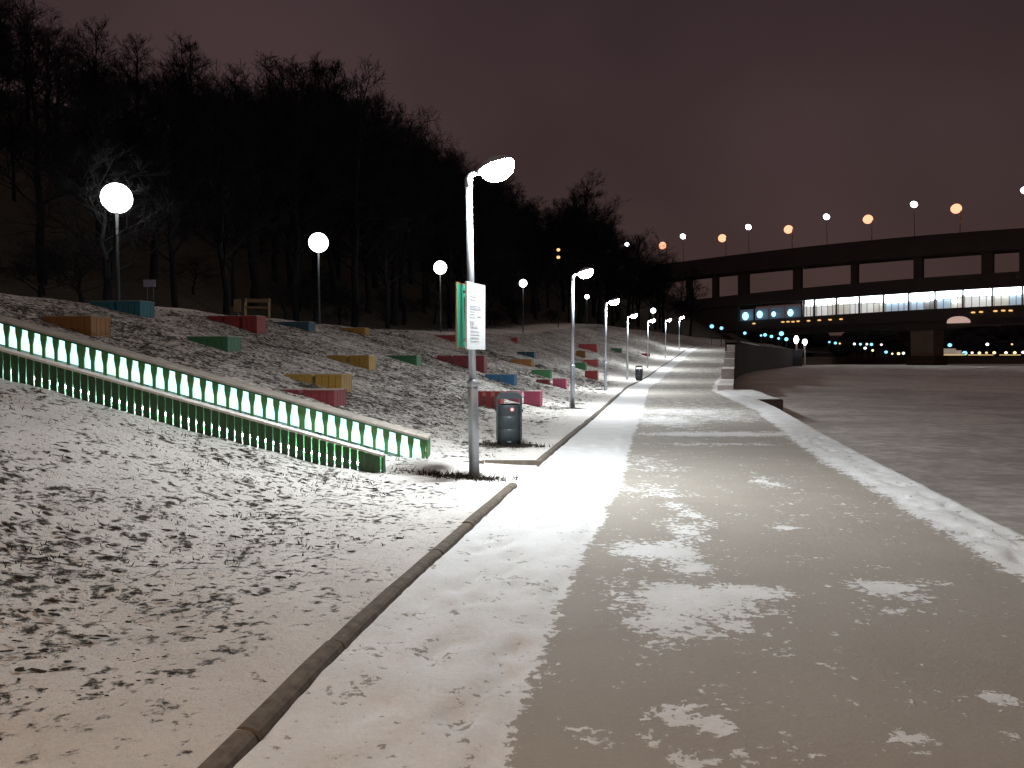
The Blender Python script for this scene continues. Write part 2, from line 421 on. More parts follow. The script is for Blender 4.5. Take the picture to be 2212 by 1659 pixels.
# ------------------------------------------------------------------ walkway lamps
def make_lamp():
    t = empty('street_lamp', (0, 0, 0))
    H = 3.78
    m = MB(); m.tube([(0, 0, -.05), (0, 0, 1.18), (0, 0, 1.22)], [.068, .068, .05], 16); m.build('lower_pole', M_STEEL, t, True)
    m = MB(); m.tube([(0, 0, 1.18), (0, 0, 1.26), (0, 0, 1.27)], [.072, .072, .05], 16); m.build('collar', M_STEEL, t, True)
    m = MB(); m.tube([(0, 0, 1.2), (0, 0, H)], [.047, .042], 16); m.build('upper_pole', M_STEEL, t, True)
    m = MB(); m.tube([(0, 0, H - .1), (0, 0, H + .02), (.03, 0, H + .06), (.14, 0, H + .105)], [.05, .05, .036, .03], 12); m.build('arm', M_HOUS, t, True)
    rot = Matrix.Rotation(R(-17), 3, 'Y')
    c = Vector((.36, 0, H + .145))
    m = MB(); m.ell(c + Vector((0, 0, .004)), (.228, .228, .12), rot, 32, 6, v0=.53, v1=1.0); m.ell(c + Vector((-.19, 0, -.04)), (.08, .08, .05), rot, 14, 7); h = m.build('lamp_head', M_HOUS, t, True)
    m = MB(); m.ell(c, (.220, .220, .175), rot, 32, 12, v0=0, v1=.53); m.build('lens', M_LENS, h, True)
    return t
lampspots = [(-.48, 10.3), (1.75, 23.4), (4.1, 35.5), (7.05, 49.5), (11.05, 66), (15.7, 83), (20.4, 99)]
LAB = ['nearest walkway lamp on a grey steel pole carrying two notice boards', 'second walkway lamp beyond the near bin, standing in a pool of white light',
       'third walkway lamp from the camera with a tilted white disc head', 'fourth walkway lamp, just before the small far bin', 'fifth walkway lamp, beyond the small far bin',
       'sixth walkway lamp, slim pole at the top of the ramp', 'farthest walkway lamp of the row where the path meets the trees']
proto = make_lamp()
for i, (x, y) in enumerate(lampspots):
    o = proto if i == 0 else copy_tree(proto)
    o.location = (x, y, T(x, y) - .01); o.rotation_euler = (R(.6) if i == 0 else 0, R(-.9) if i == 0 else 0, R(-8))
    tag(o, LAB[i], 'street lamp', 'lamps along the walkway')
o = copy_tree(proto); o.location = (-3.0, -2.4, T(-3.0, -2.4)); o.rotation_euler = (0, 0, R(-8))      # the row goes on behind the camera
tag(o, 'walkway lamp standing behind the camera, warm white', 'street lamp', 'lamps along the walkway')
for c in o.children_recursive:
    if c.name.startswith('lens'): c.data = c.data.copy(); c.data.materials[0] = M_WARM

# notice boards on the nearest lamp
M_WHITE = plain('white_board', (.86, .86, .86), .5, var=.05)
M_PRINT = plain('grey_print', (.66, .67, .70), .7, var=.2)
M_GREENB = plain('green_board', (.006, .15, .085), .5, var=.15)
M_WOODE = plain('orange_wood_edge', (.28, .11, .03), .6, var=.2)
def board(name, p0, p1, zt, zb, face, edge, label, th=.02):
    p0, p1 = Vector((*p0, 0)), Vector((*p1, 0)); d = (p1 - p0); n = Vector((d.y, -d.x, 0)).normalized()
    c = (p0 + p1) / 2
    t = empty(name, (c.x, c.y, zb), label, 'notice board')
    a, h = d / 2, zt - zb
    m = MB(); m.obox(-a - n * th / 2, d, n * th, (0, 0, h)); m.build('panel', face, t)
    m = MB(); e = .008
    u = d.normalized()
    m.obox(-a - u * e - n * (th / 2 + .002), d + u * 2 * e, n * (th + .004), (0, 0, -e)); m.obox(-a - u * e - n * (th / 2 + .002) + Vector((0, 0, h)), d + u * 2 * e, n * (th + .004), (0, 0, e))
    m.obox(-a - u * e - n * (th / 2 + .002), u * e, n * (th + .004), (0, 0, h)); m.obox(a - n * (th / 2 + .002), u * e, n * (th + .004), (0, 0, h))
    m.build('frame', edge, t)
    return t, d, n, h, th
wt, d, n, h, th = board('notice_board', (-.556, 9.876), (-.360, 10.48), 1.6 + 160/1750*9.9, 1.6 + 17/1750*9.9, M_WHITE, M_WHITE, 'tall white notice board printed in grey, facing the walkway on the nearest lamp')
u = d.normalized(); random.seed(11)
def words(z, hh, x0, x1, dens=1):
    x = x0; m = MB()
    while x < x1:
        w = min(random.uniform(.02, .07), x1 - x)
        m.obox(-d / 2 + u * x + n * (th / 2 + .001) + Vector((0, 0, z)), u * w, n * .0015, (0, 0, hh)); x += w + .014
    m.build('line_of_print', M_PRINT, wt)
words(h * .80, .026, .09, .45); words(h * .75, .026, .09, .33)
for k in range(3): words(h * (.66 - .025 * k), .008, .09, .5)
for k in range(3): words(h * (.57 - .044 * k), .007, .09, .28)
words(h * .50, .02, .34, .52)
for k in range(3): words(h * (.42 - .022 * k), .007, .09, .25)
words(h * .33, .03, .12, .36)
for k in range(4): words(h * (.27 - .05 * k), .006, .12, .42)
for f_ in (.85, .12): m = MB(); m.obox(-d * .28 - n * .10 + Vector((0, 0, h * f_)), u * .12, n * .09, (0, 0, .03)); m.build('clamp', M_STEEL, wt)
gt, d2, n2, h2, th2 = board('notice_board', (-.695, 10.12), (-.56, 10.66), 1.6 + 159/1750*10.12, 1.6 + 20/1750*10.12, M_GREENB, M_WOODE, 'green backed notice board with thin orange edge on the slope side of the nearest lamp', .014)
m = MB(); m.obox(d2 * .02 + n2 * .018 + Vector((0, 0, h2 * .8)), d2.normalized() * .1, n2 * .07, (0, 0, .03)); m.build('clamp', M_STEEL, gt)

# ------------------------------------------------------------------ litter bins
M_STICK = plain('red_sticker', (.75, .12, .10), .5, var=.05); M_STW = plain('white_sticker', (.8, .8, .78), .5, var=.05)
def rrect(w, h, r, n=6):
    pts = []
    for (cx, cy, a0) in ((w/2 - r, h/2 - r, 0), (-w/2 + r, h/2 - r, 90), (-w/2 + r, -h/2 + r, 180), (w/2 - r, -h/2 + r, 270)):
        for i in range(n + 1):
            a = R(a0 + 90 * i / n); pts.append((cx + r * math.cos(a), cy + r * math.sin(a)))
    return pts
def make_bin():
    t = empty('litter_bin', (0, 0, 0))
    m = MB(); out = rrect(.40, .36, .15, 8); k = len(out)
    zs = [(-.02, .92), (.03, .93), (.035, 1), (.28, 1), (.285, .985), (.295, .985), (.30, 1), (.50, 1), (.505, .985), (.515, .985), (.52, 1), (.67, 1), (.69, .97), (.69, .9), (.45, .88)]
    for (z, s) in zs:
        for (x, y) in out: m.v.append((x * s, y * s, z))
    for i in range(len(zs) - 1):
        for j in range(k): m.f.append((i*k+j, i*k+(j+1) % k, (i+1)*k+(j+1) % k, (i+1)*k+j)); m.m.append(0)
    m.f.append(tuple((len(zs)-1)*k + j for j in range(k))); m.m.append(0)
    b = m.build('body', M_BIN, t, True)
    # hoop: two uprights joined by a broad rounded hood
    m = MB(); o = []
    for i in range(9): a = R(180 - 90 * i / 8); o.append((-.115 + .10 * math.cos(a), .79 + .10 * math.sin(a)))
    for i in range(9): a = R(90 - 90 * i / 8); o.append((.115 + .10 * math.cos(a), .79 + .10 * math.sin(a)))
    o = [(-.215, .10)] + o + [(.215, .10)]
    inn = [(-.185, .10), (-.185, .775)] + [(-.18 + .36 * i / 16, .79) for i in range(1, 16)] + [(.185, .775), (.185, .10)]
    while len(inn) < len(o): inn.insert(len(inn) // 2, inn[len(inn) // 2])
    while len(inn) > len(o): inn.pop(len(inn) // 2)
    for yv in (-.10, .10):
        for (x, z) in o: m.v.append((x, yv, z))
        for (x, z) in inn: m.v.append((x, yv, z))
    k = len(o)
    for i in range(k - 1):
        m.f.append((i, i+1, k+i+1, k+i)); m.f.append((2*k+i, 3*k+i, 3*k+i+1, 2*k+i+1))
        m.f.append((i, 2*k+i, 2*k+i+1, i+1)); m.f.append((k+i, k+i+1, 3*k+i+1, 3*k+i)); m.m += [0]*4
    m.build('hood', M_BIN, t)
    for sx in (-1, 1):
        m = MB(); m.tube([(sx * .20, 0, .59), (sx * .235, 0, .59)], .022, 10); m.build('hinge_knob', M_BIN, t)
    m = MB(); m.tube([(.045, -.183, .617), (.045, -.186, .617)], .034, 18); s = m.build('sticker', M_STICK, t)
    m = MB(); m.tube([(.045, -.186, .617), (.045, -.1875, .617)], .021, 18); m.build('sticker_centre', M_STW, s)
    for z in (.49, .28, .075): m = MB(); m.box((0, -.183, z), (.06, .006, .012)); m.build('seam_highlight', M_STEEL, t)  # small steel strips imitating highlights on the seams
    return t
b1 = make_bin(); p = ground(1100, 968); b1.location = (-.05, 13.65, T(-.05, 13.65)); b1.rotation_euler = (R(1), 0, R(2))
tag(b1, 'dark litter bin with red sticker beside the near lamp', 'litter bin', 'litter bins beside the walkway')
b2 = copy_tree(b1); b2.location = (7.62, 48.6, T(7.62, 48.6)); b2.rotation_euler = (0, 0, R(-12))
tag(b2, 'small far litter bin beside the fourth lamp at the kerb', 'litter bin', 'litter bins beside the walkway')

# ------------------------------------------------------------------ lit green boardwalk up the slope
M_GRN = plain('green_planks', (.06, .18, .045), .6, var=.3, scale=5)
M_GRND = plain('green_planks_dark', (.028, .075, .03), .65, var=.4, scale=5)  # darker green than the slats
M_LED = glow('led_panel', (.56, 1.0, 1.0), 1.6)
M_LEDN = glow('led_strip', (.60, .97, 1.0), 75.0)
M_CAPW = plain('snow_dusted_planks', (.33, .29, .25), .85, var=.55, scale=5, bmp=.3)
SL = .279; XN, YN, XF, YF = -1.62, 9.9, -1.22, 11.4
def fz(x): return .384 + SL * (-1.6 - x)           # top of the low near side
bw = empty('lit_boardwalk', (-1.6, 10.6, .1), 'green plank boardwalk up the slope glowing white between its slats', 'boardwalk')
LEN = 10.2; O = Vector((-1.6, 10.6, .1))
def P(x, y, z): return Vector((x, y, z)) - O
dk = MB(); nst = 42
for i in range(nst):                               # low snow-covered treads
    x1 = XN - LEN * i / nst; x0 = XN - LEN * (i + 1) / nst; za, zb = fz(x1) - .2, fz(x0) - .2
    dk.quad(P(x0, YN + .1, zb - .015), P(x1, YN + .1, za - .015), P(x1, YF - .02, za - .01), P(x0, YF - .02, zb - .01))
dk.quad(P(XN, YN + .1, fz(XN) - .5), P(XN, YF, fz(XN) - .5), P(XN, YF, fz(XN) - .21), P(XN, YN + .1, fz(XN) - .215))
dk.build('snowy_deck', M_SNOWCAP, bw)
#st = MB(); st.obox(P(XN + .01, YN + .25, 0), (.3, 0, 0), (0, YF - YN - .3, 0), (0, 0, .10)); st.build('step', M_SNOWCAP, bw)
# near skirt: close-set boards with thin slits, led strip inside
sk = MB(); pitch = .094; n = int(LEN / pitch); random.seed(5)
for i in range(n):
    x1 = XN - pitch * i; x0 = x1 - pitch + (.014 if i > 1 else .002)
    zt = fz((x0 + x1) / 2) - .012; zb = T((x0 + x1) / 2, YN) - .12
    jy = random.uniform(-.004, .004)
    sk.obox(P(x0, YN + jy, zb), (x1 - x0, 0, 0), (0, .022, 0), (0, 0, zt - zb))
for i in range(3): sk.obox(P(XN + .012, YN + .03 + .075 * i, 0), (.02, 0, 0), (0, .058, 0), (0, 0, fz(XN) - .03))
sk.build('side_boards', M_GRND, bw)
cpb = MB()
for i in range(20):
    x1 = XN + .03 - (LEN) * i / 20; x0 = x1 - LEN / 20 + .004
    cpb.obox(P(x0, YN - .015, fz(x0) - .012), (x1 - x0, 0, fz(x1) - fz(x0)), (0, .2, 0), (0, 0, .026))
cpb.build('side_cap', M_SNOWCAP, bw)
bk = MB()
bk.quad(P(XN, YN + .2, fz(XN) - .5), P(XN - LEN, YN + .2, fz(XN - LEN) - .5), P(XN - LEN, YN + .2, fz(XN - LEN) - .02), P(XN, YN + .2, fz(XN) - .02)); bk.build('cavity_back', M_GRN, bw)
ls = MB()
x = XN - .1
while x > XN - LEN:
    l = random.uniform(.5, 1.1); xe = max(x - l, XN - LEN)
    if True:
        za, zb = max(T(x, YN) + .07, fz(x) - .27), max(T(xe, YN) + .07, fz(xe) - .27)
        ls.obox(P(xe, YN + .10, zb), (x - xe, 0, za - zb), (0, .03, 0), (0, 0, .035))
    x = xe
ls.build('led_strip', M_LEDN, bw)
# far side: upright slats with wide gaps in front of a glowing panel
sl = MB(); pitch = .172; n = int(LEN / pitch); H = .17
random.seed(9)
for i in range(n):
    x1 = XF - .005 - pitch * i; wv = .068 + random.uniform(-.004, .004)
    if i in (10, 28): x1 += .03; wv += .035
    x0 = x1 - wv; zb = (T(x0, YF) - .04) if x0 > XN - .1 else fz(x0) - .22; zt = fz((x0 + x1) / 2) + H - .02 - (.28 - .27) * 0
    zm = fz((x0 + x1) / 2) + .06; n0 = len(sl.v); cxm = (x0 + x1) / 2; hw, hb = wv / 2 + .010, wv / 2 - .012  # narrowed towards the bottom to imitate the bloom of the LED light
    for (hh, zz) in ((hb, zb), (hb, zm - .12), (hw, zm), (hw, zt)):
        for (sx, yy_) in ((-1, 0), (1, 0), (1, .024), (-1, .024)): sl.v.append(tuple(P(cxm + sx * hh, YF + yy_, zz)))
    for lv in range(3):
        for e_ in range(4): a_ = n0 + lv*4 + e_; b_ = n0 + lv*4 + (e_+1) % 4; sl.f.append((a_, b_, b_+4, a_+4)); sl.m.append(0)
for i in range(4): sl.obox(P(XF + .0, YF + .05 + .115 * i, .0), (.022, 0, 0), (0, .085, 0), (0, 0, fz(XF) + H - .04))
sl.build('slats', M_GRN, bw)
pn = MB(); x0, x1 = XF - LEN, XF - .06
pn.obox(P(x0, YF + .05, fz(x0) - .175), (x1 - x0, 0, fz(x1) - fz(x0)), (0, .03, 0), (0, 0, .315))
pn.build('led_panel', M_LED, bw)
bb = MB(); bb.obox(P(x0, YF + .5, fz(x0) - .6), (x1 - x0, 0, fz(x1) - fz(x0)), (0, .025, 0), (0, 0, H + .57)); bb.build('back_boards', M_GRND, bw)
tr = MB(); npl = 56
for i in range(npl):
    xa = XF + .03 - (LEN + .03) * i / npl; xb = xa - (LEN + .03) / npl + .006
    tr.obox(P(xb, YF - .03, fz(xb) + H - .02), (xa - xb, 0, fz(xa) - fz(xb)), (0, .58, 0), (0, 0, .028))
tr.build('top_rail', M_CAPW, bw)
te = MB(); te.obox(P(x0, YF - .036, fz(x0) + H - .045), (XF + .03 - x0, 0, fz(XF + .03) - fz(x0)), (0, .03, 0), (0, 0, .026)); te.build('rail_edge', M_GRND, bw)

# ------------------------------------------------------------------ coloured box seats on the slope
CC = dict(teal=(.03, .20, .27), orange=(.42, .17, .035), red=(.42, .045, .05), navy=(.02, .10, .16), amber=(.52, .26, .04), green=(.05, .20, .07),
          yellow=(.55, .31, .05), darkred=(.30, .035, .045), blue=(.02, .14, .30), pink=(.75, .13, .26), scarlet=(.55, .06, .05))
CM = {}
def cmat(c):
    if c not in CM: CM[c] = plain('painted_' + c, tuple(v * .5 for v in CC[c]), .7, var=.3, scale=4)
    return CM[c]
SEATS = [  # left, right, top, bottom (as seen), colour, number of sections, label
 (195,303,650,687,'teal',2,'teal box seat on the crest near the left edge'),
 (95,197,683,719,'orange',1,'dull orange box seat just above the boardwalk at the left'),
 (447,555,682,719,'red',3,'red three-section box seat on the crest below the bench'),
 (572,667,695,718,'navy',1,'dark navy box seat on the crest right of the bench'),
 (737,788,708,724,'amber',1,'small amber box seat on the crest between the second and third park lamps'),
 (405,492,727,762,'green',1,'green box seat below the red three-section one'),
 (706,797,768,800,'yellow',2,'yellow box seat in the middle of the slope, left of a green one'),
 (835,900,768,793,'green',1,'green box seat in the middle of the slope, right of a yellow one'),
 (614,738,809,852,'yellow',2,'large yellow box seat directly above the dark red one'),
 (580,722,843,884,'darkred',2,'dark red box seat partly hidden behind the boardwalk rail'),
 (934,987,724,741,'red',1,'red box seat on the crest left of the notice boards'),
 (944,1046,768,803,'darkred',3,'dark red box seat passing behind the nearest lamp pole'),
 (1104,1118,730,742,'red',1,'tiny red box seat high on the slope right of the notice boards'),
 (1117,1154,760,775,'navy',2,'small navy box seat high on the slope above an orange one'),
 (1102,1148,776,795,'orange',1,'small orange box seat below a navy one, right of the notice boards'),
 (1047,1111,809,832,'blue',2,'blue box seat above the near litter bin'),
 (1148,1189,799,818,'green',1,'small green box seat just above a red and pink pair'),
 (1158,1185,820,832,'darkred',1,'small dark red box seat left of a pink one'),
 (1194,1222,818,840,'pink',1,'small pink box seat left of the second lamp'),
 (1030,1080,846,886,'scarlet',3,'scarlet slatted box seat left of the near litter bin'),
 (1090,1120,846,870,'pink',1,'dusky pink box seat half hidden behind the near litter bin'),
 (1131,1166,846,879,'pink',1,'bright pink box seat right of the near litter bin'),
 (1241,1265,784,801,'green',1,'small green box seat just right of the second lamp'),
 (1263,1290,801,821,'scarlet',1,'small scarlet box seat near the foot of the third lamp'),
 (1261,1291,777,795,'red',1,'small red box seat above the scarlet one by the third lamp'),
 (1244,1264,758,773,'orange',1,'tiny orange box seat above a green one by the second lamp'),
 (1249,1289,743,762,'red',1,'red box seat highest on the slope between second and third lamps'),
 (1319,1342,752,764,'green',1,'tiny green box seat between the third and fourth lamps'),
 (1386,1403,763,771,'scarlet',1,'tiny scarlet box seat by the fifth lamp pole'),
]
for (xl, xr, yt, yb, c, ns, lab) in SEATS:
    p = hit(xr, yb, 6); Y = p.y
    th = math.atan2(xk(Y + 1) - xk(Y - 1), 2.0); cth, sth = math.cos(th), math.sin(th)
    k = (xl - PCX) / F; Lg = (p.x - k * p.y) / (cth + k * sth); Lg = max(.3, Lg)
    hgt = (yb - yt) / F * Y
    a, b = Vector((-cth, sth, 0)), Vector((sth, cth, 0)); dp = .55
    t = empty('box_seat', p, lab, 'box seat', 'coloured box seats on the slope')
    gap = .085; seg = (Lg - gap * (ns - 1)) / ns
    for i in range(ns):
        o = a * ((seg + gap) * i)
        m = MB(); npk = max(2, round(seg / .15)); pw = seg / npk
        m.obox(o + a * .02 + b * .02 + Vector((0, 0, -.35)), a * (seg - .04), b * (dp - .04), (0, 0, hgt + .30))
        for j in range(npk):
            m.obox(o + a * (pw * j) + Vector((0, 0, -.3)), a * (pw - .014), b * .02, (0, 0, hgt + .27))
            m.obox(o + a * (pw * j) + b * (dp - .02) + Vector((0, 0, -.3)), a * (pw - .014), b * .02, (0, 0, hgt + .27))
        for j in range(4):
            m.obox(o + b * (.02 + (dp - .04) / 4 * j) + Vector((0, 0, -.3)), a * .02, b * ((dp - .04) / 4 - .012), (0, 0, hgt + .27))
            m.obox(o + a * (seg - .02) + b * (.02 + (dp - .04) / 4 * j) + Vector((0, 0, -.3)), a * .02, b * ((dp - .04) / 4 - .012), (0, 0, hgt + .27))
        m.build('planked_body', cmat(c), t)
        m = MB(); m.obox(o - a * .008 - b * .012 + Vector((0, 0, hgt - .03)), a * (seg + .014), b * (dp + .024), (0, 0, .03)); tb = m.build('top_board', cmat(c), t)
        m = MB()
        m.obox(o + a * .03 + b * .03 + Vector((0, 0, hgt + .0015)), a * (seg - .06), b * (dp - .05), (0, 0, .012)); m.build('thin_snow', M_CAPW, tb)

# ------------------------------------------------------------------ park lamps on the upper path, bench, signs
def make_globe():
    t = empty('park_lamp', (0, 0, 0))
    m = MB(); m.tube([(0, 0, -5.2), (0, 0, -.30)], [.06, .04], 10); m.build('pole', M_BIN, t, True)
    m = MB(); m.tube([(0, 0, -.40), (0, 0, -.28)], [.05, .10], 12); m.build('socket', M_BIN, t, True)
    m = MB(); m.ell((0, 0, 0), (.40, .40, .40), None, 24, 14); m.build('globe', M_GLOBE, t, True)  # globe enlarged to take in the lamp's glare
    return t
PARK = [(252,428,27,1.22,'round park lamp glaring white at far left among the trees'), (688,524,40,1.18,'round park lamp glaring white above the dark navy box seat'),
        (951,578,55,1.1,'round park lamp just left of the nearest lamp pole'), (1130,612,72,.85,'small round park lamp between the first and second walkway lamps'),
        (1268,641,92,.62,'tiny round park lamp right of the second walkway lamp head'), (1411,671,118,.9,'tiny round park lamp above the fifth walkway lamp')]
gp = make_globe()
for i, (px, py, Y, s, lab) in enumerate(PARK):
    o = gp if i == 0 else copy_tree(gp)
    p = at(px, py, Y); o.location = p; o.scale = (s, s, s)
    tag(o, lab, 'park lamp', 'round lamps along the upper path')

M_WOOD = plain('bench_wood', (.10, .06, .03), .7, var=.3); M_BRASS = plain('yellow_metal', (.22, .15, .06), .5, var=.2); M_SIGN = plain('blue_grey_sign', (.16, .18, .24), .6, var=.15)
pb = at(556, 687, 30); pb.z = T(pb.x, pb.y)
be = empty('park_bench', pb, 'wooden park bench on the crest behind the red box seat', 'bench', rz=R(12))
for nm, bx in (('backrest', [((0, .22, .66), (.86, .03, .14)), ((0, .22, .42), (.86, .03, .06))]), ('seat', [((0, 0, .38), (.9, .36, .04))])):
    m = MB(); [m.box(c, d) for c, d in bx]; m.build(nm, M_WOOD, be)
for sx in (-.42, .42):
    m = MB(); m.box((sx, .2, .36), (.05, .05, .78)); m.box((sx, -.14, .28), (.05, .05, .6)); m.box((sx, .02, .56), (.05, .36, .04)); m.build('leg', M_BRASS, be)
pb2 = at(513, 675, 30); pb2.z = T(pb2.x, pb2.y)
t = empty('info_post', pb2, 'small brown board on a post left of the bench', 'sign')
m = MB(); m.box((0, 0, .42), (.26, .04, .46)); m.build('board', M_WOOD, t); m = MB(); m.box((0, .045, .3), (.06, .05, .64)); m.build('post', M_BIN, t)
pb3 = at(324, 664, 27); zg = T(pb3.x, pb3.y)
t = empty('sign_post', (pb3.x, pb3.y, zg), 'small blue grey sign on two thin posts at the edge of the wood', 'sign')
zc = at(324, 612, 27).z - zg
m = MB(); m.box((0, 0, zc), (.40, .03, .24)); m.build('sign_panel', M_SIGN, t)
for sx in (-.1, .1): m = MB(); m.box((sx, .03, zc / 2 - .1), (.03, .03, zc + .3)); m.build('post', M_BIN, t)

# ------------------------------------------------------------------ bare trees on the wooded hill
def grow(seed, style):
    rnd = random.Random(seed); tr_, tw = MB(), MB()
    def seg(mb, a, b, ra, rb, n): mb.tube([a, b], [ra, rb], n, cap=False)
    H = 10.0
    pts = [Vector((0, 0, -.6))]; lean = Vector((rnd.uniform(-.4, .4), rnd.uniform(-.4, .4), 0))
    top = H * (.92 if style else .72)
    for i in range(1, 9):
        f = i / 8; pts.append(Vector((lean.x * f + rnd.uniform(-.12, .12), lean.y * f + rnd.uniform(-.12, .12), top * f)))
    r0 = .14
    tr_.tube(pts, [r0 * (1 - .85 * i / 8) for i in range(9)], 7)
    def along(f):
        g = f * 8; i = min(7, int(g)); return pts[i].lerp(pts[i+1], g - i)
    def branch(o, d, l, r, lev):
        k = 3 if lev < 3 else 2; p = o; q = [p]; dd = d.copy()
        for i in range(k):
            dd = (dd + Vector((rnd.uniform(-.22, .22), rnd.uniform(-.22, .22), rnd.uniform(-.05, .2)))).normalized()
            p = p + dd * (l / k); q.append(p)
        rr = [r * (1 - .7 * i / k) for i in range(k + 1)]
        (tr_ if lev == 1 else tw).tube(q, rr, 5 if lev == 1 else 3, cap=False)
        if lev >= 4: return
        nb = (7, 6, 4)[lev - 1]
        for j in range(nb):
            f = .3 + .7 * (j + rnd.random()) / nb; g = f * k; i = min(k - 1, int(g)); s = q[i].lerp(q[i+1], g - i)
            ax = dd.orthogonal(); ax.rotate(Matrix.Rotation(rnd.uniform(0, 6.28), 3, dd))
            nd = (dd * rnd.uniform(.6, 1) + ax * rnd.uniform(.5, .95) + Vector((0, 0, .22))).normalized()
            branch(s, nd, l * rnd.uniform(.38, .62), max(.009, r * .45), lev + 1)
    nl = 19 if style else 15
    for i in range(nl):
        f = .24 + .74 * (i + rnd.random() * .8) / nl
        a = i * 2.4 + rnd.uniform(-.5, .5); up = rnd.uniform(.55, 1.15) + (f > .8) * .8
        L_ = H * (.30 if style == 0 else .20) * (1.12 - .62 * f) * rnd.uniform(.8, 1.25)
        branch(along(f), Vector((math.cos(a), math.sin(a), up)).normalized(), L_, .055 * (1.15 - f * .7), 1)
    return tr_, tw
PRO = []
for k in range(7):
    a, b = grow(100 + k, 0 if k < 4 else 1)
    PRO.append((a, b))
meshes = []
for k, (a, b) in enumerate(PRO):
    o1 = a.build('trunk', M_BARK); o2 = b.build('crown', M_TWIG); meshes.append((o1.data, o2.data)); bpy.data.objects.remove(o1); bpy.data.objects.remove(o2)
SILX = [-400, 0, 150, 300, 400, 550, 700, 800, 870, 930, 1000, 1060, 1100, 1160, 1200, 1250, 1310, 1360, 1420, 1480, 1560, 1620]
SILY = [-220, -80, 0, 55, 78, 112, 105, 172, 210, 268, 320, 345, 385, 430, 420, 392, 430, 475, 505, 560, 610, 660]
def sil(px): return float(np.interp(px, SILX, SILY))
random.seed(21)
cells = {}; NT = 0
def add_tree(x, y, h, k=None, label=None, wide=1.0):
    global NT
    z = T(x, y); k = random.randrange(len(meshes)) if k is None else k
    px, py = pix((x, y, z + h))
    if label is None:
        label = 'bare dark tree in the wood on the hill, left third of the picture' if px < 740 else ('bare dark tree in the wood behind the nearest lamp' if px < 1150 else 'bare dark tree in the wood above the far end of the walkway')
    t = empty('bare_tree', (x, y, z - .1), label, 'tree', 'leafless trees on the wooded hill', rz=random.uniform(0, 6.28))
    s = h / 10.0; t.scale = (s * wide * random.uniform(.9, 1.15), s * wide * random.uniform(.9, 1.15), s)
    for nm, me in zip(('trunk', 'crown'), meshes[k]):
        o = bpy.data.objects.new(nm, me); COL.objects.link(o); o.parent = t
    NT += 1
tries = 0; placed = []
while NT < 190 and tries < 9000:
    tries += 1
    y = 20 + 190 * random.random() ** 1.5; w = 18.5 + 42 * random.random() ** 1.3
    x = xk(y) - w; px, py = pix((x, y, T(x, y)))
    if px < -260 or px > 1600: continue
    if any((x - a) ** 2 + (y - b) ** 2 < (2.4 + y * .012) ** 2 for a, b in placed): continue
    target = sil(px) + (abs(random.gauss(0, 26)) if random.random() < .6 else random.uniform(20, 200))
    h = at(px, target, y).z - T(x, y)
    hm = 21 if y < 70 else 26
    if h < 6.5: continue
    if h > hm: 
        if random.random() < .65: continue
        h = hm * random.uniform(.8, 1)
    placed.append((x, y)); add_tree(x, y, h, wide=1.25 if y > 60 else 1.05)
for (px, top, Y, k, wd, lab) in ((1250, 388, 120, 5, 1.6, 'dark conical tree standing out above the second walkway lamp'), (545, 112, 46, 1, 1.2, 'tall bare tree topping the wood above the second park lamp'),
                             (850, 200, 62, 2, 1.25, 'tall rounded bare tree at the right shoulder of the wood'), (238, 250, 27.9, 2, 1.3, 'bare tree whose lit twigs reach round the far left park lamp'), (330, 62, 38, 3, 1.15, 'tall bare tree left of the dip in the wood skyline')):
    p = at(px, 700, Y); add_tree(p.x, Y, at(px, top, Y).z - T(p.x, Y), k, lab, wd)

# bare shrubs at the foot of the wood
random.seed(77)
for i in range(46):
    y = 20 + 90 * random.random() ** 1.4; w = random.uniform(17.6, 23); x = xk(y) - w; px, py = pix((x, y, T(x, y)))
    if px < -100 or px > 1500: continue
    k = random.randrange(4); h = random.uniform(1.4, 3.6); s = h / 10
    t = empty('bare_shrub', (x, y, T(x, y) - .1), 'low bare shrub at the foot of the wooded hill', 'shrub', 'bare shrubs at the foot of the wood', rz=random.uniform(0, 6.28)); t.scale = (s * 2.2, s * 2.2, s)
    for nm, me in zip(('stems', 'twigs'), meshes[k]):
        o = bpy.data.objects.new(nm, me); COL.objects.link(o); o.parent = t

